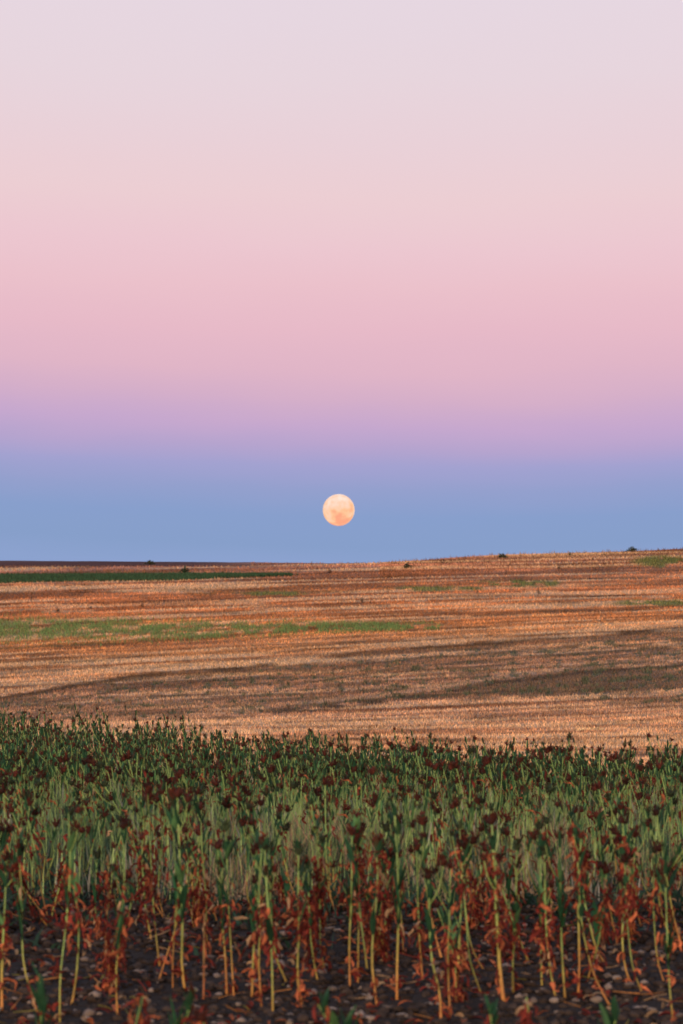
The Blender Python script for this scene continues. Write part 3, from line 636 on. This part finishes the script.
indiv = inv[:room]; rest = inv[room:] + [c for c in cand if not c[3]]
print('plants in view', len(inv), 'individual', len(indiv), 'rest', len(rest))
for (X, Y, kind, _) in indiv:
    place(VAR[kind][r2.randrange(len(VAR[kind]))], 'tall_plant', (X, Y, float(height(X, Y))), r2.uniform(-.6, .6), r2.uniform(.88, 1.1), label_behind(X, Y, kind) or LAB[kind][0], LAB[kind][1])
# the remainder past three hundred, and those beside the frame, as one mass
vb = {'stem': ([], [], [], []), 'leaf': ([], [], [], []), 'dry': ([], [], [], []), 'head': ([], [], [], [])}
cache = {}
def marr(me):
    if me.name not in cache:
        v = np.empty(len(me.vertices) * 3, np.float32); me.vertices.foreach_get('co', v)
        f = np.empty(len(me.loops), np.int32); me.loops.foreach_get('vertex_index', f)
        s = np.empty(len(me.polygons), np.int32); me.polygons.foreach_get('loop_total', s)
        c = np.empty(len(me.vertices) * 4, np.float32); me.color_attributes['Col'].data.foreach_get('color', c)
        cache[me.name] = (v.reshape(-1, 3), f, s, c.reshape(-1, 4)[:, :3])
    return cache[me.name]
Vs, Fs_, Ss, Cs, Ms = [], [], [], [], []; off = 0; mats = ['stem', 'head', 'leaf', 'dry']; mi = {'stem': 0, 'seed_head': 1, 'leaves': 2, 'withered_leaves': 3}
for (X, Y, kind, _) in rest:
    a = r2.uniform(-.6, .6); s = r2.uniform(.88, 1.1); ca, sa = math.cos(a) * s, math.sin(a) * s; z = float(height(X, Y))
    for nm, me in VAR[kind][r2.randrange(len(VAR[kind]))]:
        v, f, si, c = marr(me)
        v2 = np.stack([v[:, 0] * ca - v[:, 1] * sa + X, v[:, 0] * sa + v[:, 1] * ca + Y, v[:, 2] * s + z], -1)
        Vs.append(v2); Fs_.append(f + off); Ss.append(si); Cs.append(c); Ms.append(np.full(len(si), mi[nm])); off += len(v)
if Vs:
    me = raw_mesh('crop_plants', np.concatenate(Vs), np.concatenate(Fs_), np.concatenate(Ss), np.concatenate(Cs), None, True)
    for m_ in mats: me.materials.append(M[m_])
    me.polygons.foreach_set('material_index', np.concatenate(Ms).astype(np.int32))
    tag(link('crop_plants', me), 'mass of dark seed plants filling the far edge of the crop', 'plants', kind='stuff')

# ------------------------------------------------------------------ feathery weeds under the crop
def weeds(name, n_, y0, fn_keep, hmin, hmax, colf, wid, label, seed, mat_='weed', lean=.35, y1=36):
    r = np.random.default_rng(seed); Y = r.uniform(y0, y1, n_); X = r.uniform(-1, 1, n_) * (.0973 * Y + 2.2)
    k = (Y < edge_d(X) - .1) & fn_keep(X, Y, r); X = X[k]; Y = Y[k]; m_ = len(X)
    z = height(X, Y)
    hg = r.uniform(hmin, hmax, m_) * (.45 + .55 * sstep(y0, y0 + 2.5, Y)) * (.6 + .8 * fbm(X / .22, Y / .3, 66, 2)); th = r.random(m_) * math.pi; dx = np.cos(th) * wid / 2; dy = np.sin(th) * wid / 2
    lx = r.normal(0, lean, m_) * hg; ly = r.normal(0, lean, m_) * hg
    V = np.empty((m_, 5, 3)); V[:, 0] = np.stack([X - dx, Y - dy, z - .01], -1); V[:, 1] = np.stack([X + dx, Y + dy, z - .01], -1)
    V[:, 2] = np.stack([X + dx * .8 + lx * .4, Y + dy + ly * .4, z + hg * .55], -1); V[:, 3] = np.stack([X - dx * .8 + lx * .4, Y - dy + ly * .4, z + hg * .55], -1)
    V[:, 4] = np.stack([X + lx, Y + ly, z + hg * (.8 + .2 * r.random(m_))], -1)
    b = np.arange(m_)[:, None] * 5; f = np.concatenate([b + np.array([[0, 1, 2, 3]]), b + np.array([[3, 2, 4]])], 1).ravel(); sz = np.tile([4, 3], m_)
    C = np.repeat(colf(X, Y, r)[:, None, :], 5, 1)
    tag(link(name, raw_mesh(name, V.reshape(-1, 3), f, sz, C.reshape(-1, 3), M[mat_])), label, 'weeds', kind='stuff')
def c_green(X, Y, r):
    g = r.uniform(.2, 1.55, len(X))[:, None] * (.25 + 1.25 * fbm(X / .16, Y / .35, 64, 2))[:, None]; n_ = sstep(.35, .65, fbm(X / .5, Y / .9, 60))[:, None]
    return g * (np.array([.09, .17, .12]) * (1 - n_) + np.array([.22, .32, .19]) * n_)
def tanmask(X, Y): return fbm(X / .55 + 9, Y / 1.3, 70)
weeds('undergrowth', 165000, 15.9, lambda X, Y, r: r.random(len(X)) < sstep(15.9, 17.6, Y + (fbm(X, Y, 61) - .5) * 1.5) * sstep(33, 21, Y),   .05, .34, c_green, .0036, 'soft grey green undergrowth filling the floor of the crop', 11, lean=.24)
def c_tan(X, Y, r): return r.uniform(.4, 1.3, len(X))[:, None] * np.array([.66, .44, .29])
weeds('dry_grass', 22000, 16.2, lambda X, Y, r: r.random(len(X)) < sstep(.42, .58, tanmask(X, Y)) * sstep(-1.3, -.3, X) * sstep(16.0, 16.8, Y), .12, .36, c_tan, .0045, 'pale dry grass in patches among the green undergrowth', 12, 'straw', y1=19.5)
weeds('slender_grass', 26000, 16.0, lambda X, Y, r: r.random(len(X)) < sstep(15.8, 18, Y) * sstep(28, 22, Y), .24, .50, lambda X, Y, r: r.uniform(.5, 1.5, len(X))[:, None] * (.3 + 1.2 * fbm(X / .2, Y / .4, 120, 2))[:, None] * np.array([.42, .58, .22]), .0055, 'slender pale green grass stems standing between the crop plants', 14, lean=.10)
weeds('dry_flower_heads', 5000, 16.5, lambda X, Y, r: r.random(len(X)) < sstep(.4, .6, fbm(X / .6, Y / 1.2, 88)), .28, .42, lambda X, Y, r: r.uniform(.5, 1.3, len(X))[:, None] * np.array([.42, .40, .34]), .012, 'small pale dry weed tips speckling the undergrowth', 15, lean=.2, y1=26)
def c_dk(X, Y, r): return r.uniform(.5, 1.5, len(X))[:, None] * np.array([.03, .07, .045])
weeds('low_leaves', 18000, 14.2, lambda X, Y, r: r.random(len(X)) < sstep(.42, .6, fbm(X / .4, Y / .5, 77)) * sstep(13.9, 16.2, Y), .03, .15, c_dk, .02, 'dark green low leaves spreading over the soil inside the crop', 13, lean=.9, y1=20)

# ------------------------------------------------------------------ soil clods, fallen leaves, stones
V0, F0, V2, F2 = ico()
def clods(n_, seed):
    r = np.random.default_rng(seed); Y = 10.6 + 9 * r.random(n_) ** 1.3; X = r.uniform(-1, 1, n_) * (.0973 * Y + 1.8); s = .004 + .018 * r.random(n_) ** 3
    nv = len(V0); jit = 1 + .9 * (r.random((n_, nv, 1)) - .5)
    V = V0[None] * jit * s[:, None, None] * np.array([1.2, 1.1, .75]); V[..., 0] += X[:, None]; V[..., 1] += Y[:, None]; V[..., 2] += (s * .35)[:, None] - .004
    V[..., 2] += ((fbm(X / .45, Y / .45, 36) - .5) * .05)[:, None]
    f = (np.array(F0)[None] + (np.arange(n_) * nv)[:, None, None]).ravel()
    g = r.uniform(.5, 1.6, n_); C = np.stack([.050 * g, .037 * g, .034 * g], -1)
    pale = r.random(n_) < .08; C[pale] = np.array([.24, .19, .175]) * r.uniform(.6, 1.3, pale.sum())[:, None]
    tag(link('soil_clods', raw_mesh('soil_clods', V.reshape(-1, 3), f, np.full(n_ * len(F0), 3), np.repeat(C[:, None], nv, 1).reshape(-1, 3), M['soil'], False)),
        'dark crumbly soil clods over the bare ground between the stems', 'soil', kind='stuff')
clods(42000, 21)
fl = MB()
for k in range(850):
    Y = 10.8 + 6.5 * random.random(); X = random.uniform(-1, 1) * (.0973 * Y + .3); a = random.uniform(0, 6.28)
    c = R_LEAF * random.uniform(.4, 1.2) if random.random() < .65 else O_LEAF * random.uniform(.5, 1.1)
    if random.random() < .1: c = TAN * .8
    leaf(fl, [X, Y, .02], [math.cos(a), math.sin(a), .4], random.uniform(.025, .07), random.uniform(.01, .025), -random.uniform(.8, 2), c, fold=random.uniform(.3, 1.2), twist=random.uniform(-1.5, 1.5), seg=4)
fs = MB()
for k in range(260):
    Y = 10.8 + 5.5 * random.random(); X = random.uniform(-1, 1) * (.0973 * Y + .3); a = random.uniform(0, 6.28); Lh = random.uniform(.03, .12)
    p = np.array([X, Y, .018 + random.uniform(0, .02)]); dr = np.array([math.cos(a), math.sin(a), random.uniform(-.02, .35)])
    m1 = p + dr * Lh * .5 + np.random.normal(0, .012, 3) * [1, 1, .3]; c = random.choice([O_STEM * .7, TAN * .8, R_LEAF * 1.2, Y_STEM * .5]) * random.uniform(.5, 1.1)
    tube(fs, [p, m1, p + dr * Lh], [random.uniform(.0014, .0028)] * 3, [c] * 3, 4)
tag(link('fallen_stalks', fs.mesh('fallen_stalks', M['dry'])), 'broken dry stalks lying between the stems', 'stalks', kind='stuff')
tag(link('fallen_leaves', fl.mesh('fallen_leaves', M['dry'])), 'curled red and brown fallen leaves scattered on the soil', 'leaves', kind='stuff')

def stone_mesh(seed):
    r = np.random.default_rng(seed); V = V2.copy(); nrm = r.normal(size=(7, 3)); nrm /= np.linalg.norm(nrm, axis=1)[:, None]
    for q in nrm:
        dd_ = V @ q; cut = r.uniform(.55, .85); V = V - np.maximum(dd_ - cut, 0)[:, None] * q * .9
    V = V * np.array([1, .8, .55]) + r.normal(0, .02, V.shape)
    c = np.array([.36, .29, .265]) * (1 + .25 * (r.random((len(V), 1)) - .5))
    return raw_mesh('stone', V, [i for f in F2 for i in f], [3] * len(F2), c, M['stone'], True)
SM = [stone_mesh(s) for s in range(8)]
GS = 'stones lying on the bare soil'
BIG = [(401, 1019, 17, 'largest pale stone at the bottom edge right of the centre'), (86, 1020, 12, 'rounded tan stone at the bottom left, right of the double stem'),
       (75, 1013, 10, 'flat grey stone beside the foot of the double stem at lower left'), (46, 966, 12, 'broad pale stone behind the left edge plant, under fallen red leaves'),
       (27, 978, 9, 'small pale stone against the curve of the left edge stem'), (48, 981, 10, 'grey stone between the left edge plant and the double stem'),
       (90, 971, 8, 'pale pebble left of the thin dead red stem'), (109, 999, 9, 'flat pale stone at the foot of the wavy yellow stem'),
       (193, 991, 13, 'pale flat stone right of the orange foot near the tent-shaped stems'), (369, 999, 10, 'pale flat stone left of the bowed yellow stem'),
       (428, 1006, 11, 'flat grey stone left of the straight pale foot of the kinked stem'), (493, 1011, 11, 'pale flat stone just right of the stem that hooks at the ground'),
       (490, 957, 8, 'pale stone under the largest crimson leaf mass'), (425, 957, 8, 'pale stone behind the thin straight plant right of centre'),
       (596, 1001, 14, 'flat pale stone below the sweeping orange stems'), (554, 1002, 12, 'pale stone in front of the small orange-red plant'),
       (617, 979, 10, 'pale stone between the sweeping stems and the hooked stems'), (652, 1011, 11, 'flat stone near the bottom right in front of the bent yellow plant'),
       (594, 966, 9, 'pink grey stone inside the curve of the sweeping stems'), (291, 1017, 12, 'dull grey stone at the bottom edge below the ball of orange leaves'),
       (333, 1010, 9, 'dull stone in front of the central clump'), (238, 1005, 8, 'pale pebble just in front of the two parallel stems'),
       (142, 973, 9, 'pale stone between the wavy stem and the hanging red column'), (31, 1018, 10, 'pale stone at the bottom left corner')]
rs = random.Random(9)
for (a, b, wpx, lab) in BIG:
    p = on_ground(a, b); s = wpx * p[1] / F / 2
    o = link('stone', SM[rs.randrange(8)], loc=(p[0], p[1], s * .22)); o.scale = (s, s, s); o.rotation_euler = (rs.uniform(-.2, .2), rs.uniform(-.2, .2), rs.uniform(-.5, .5))
    tag(o, lab, 'stone', GS)
for k in range(110):
    a = rs.uniform(-10, 693); b = rs.uniform(925, 1026); p = on_ground(a, b); s = rs.uniform(.007, .016)
    o = link('pebble', SM[rs.randrange(8)], loc=(p[0], p[1], s * .35)); o.scale = (s, s, s * rs.uniform(.7, 1)); o.rotation_euler = (rs.uniform(-.3, .3), rs.uniform(-.3, .3), rs.uniform(0, 6))
    tag(o, 'tiny pale pebble lying on the dark soil among the front stems', 'pebble', 'tiny pebbles on the dark soil')
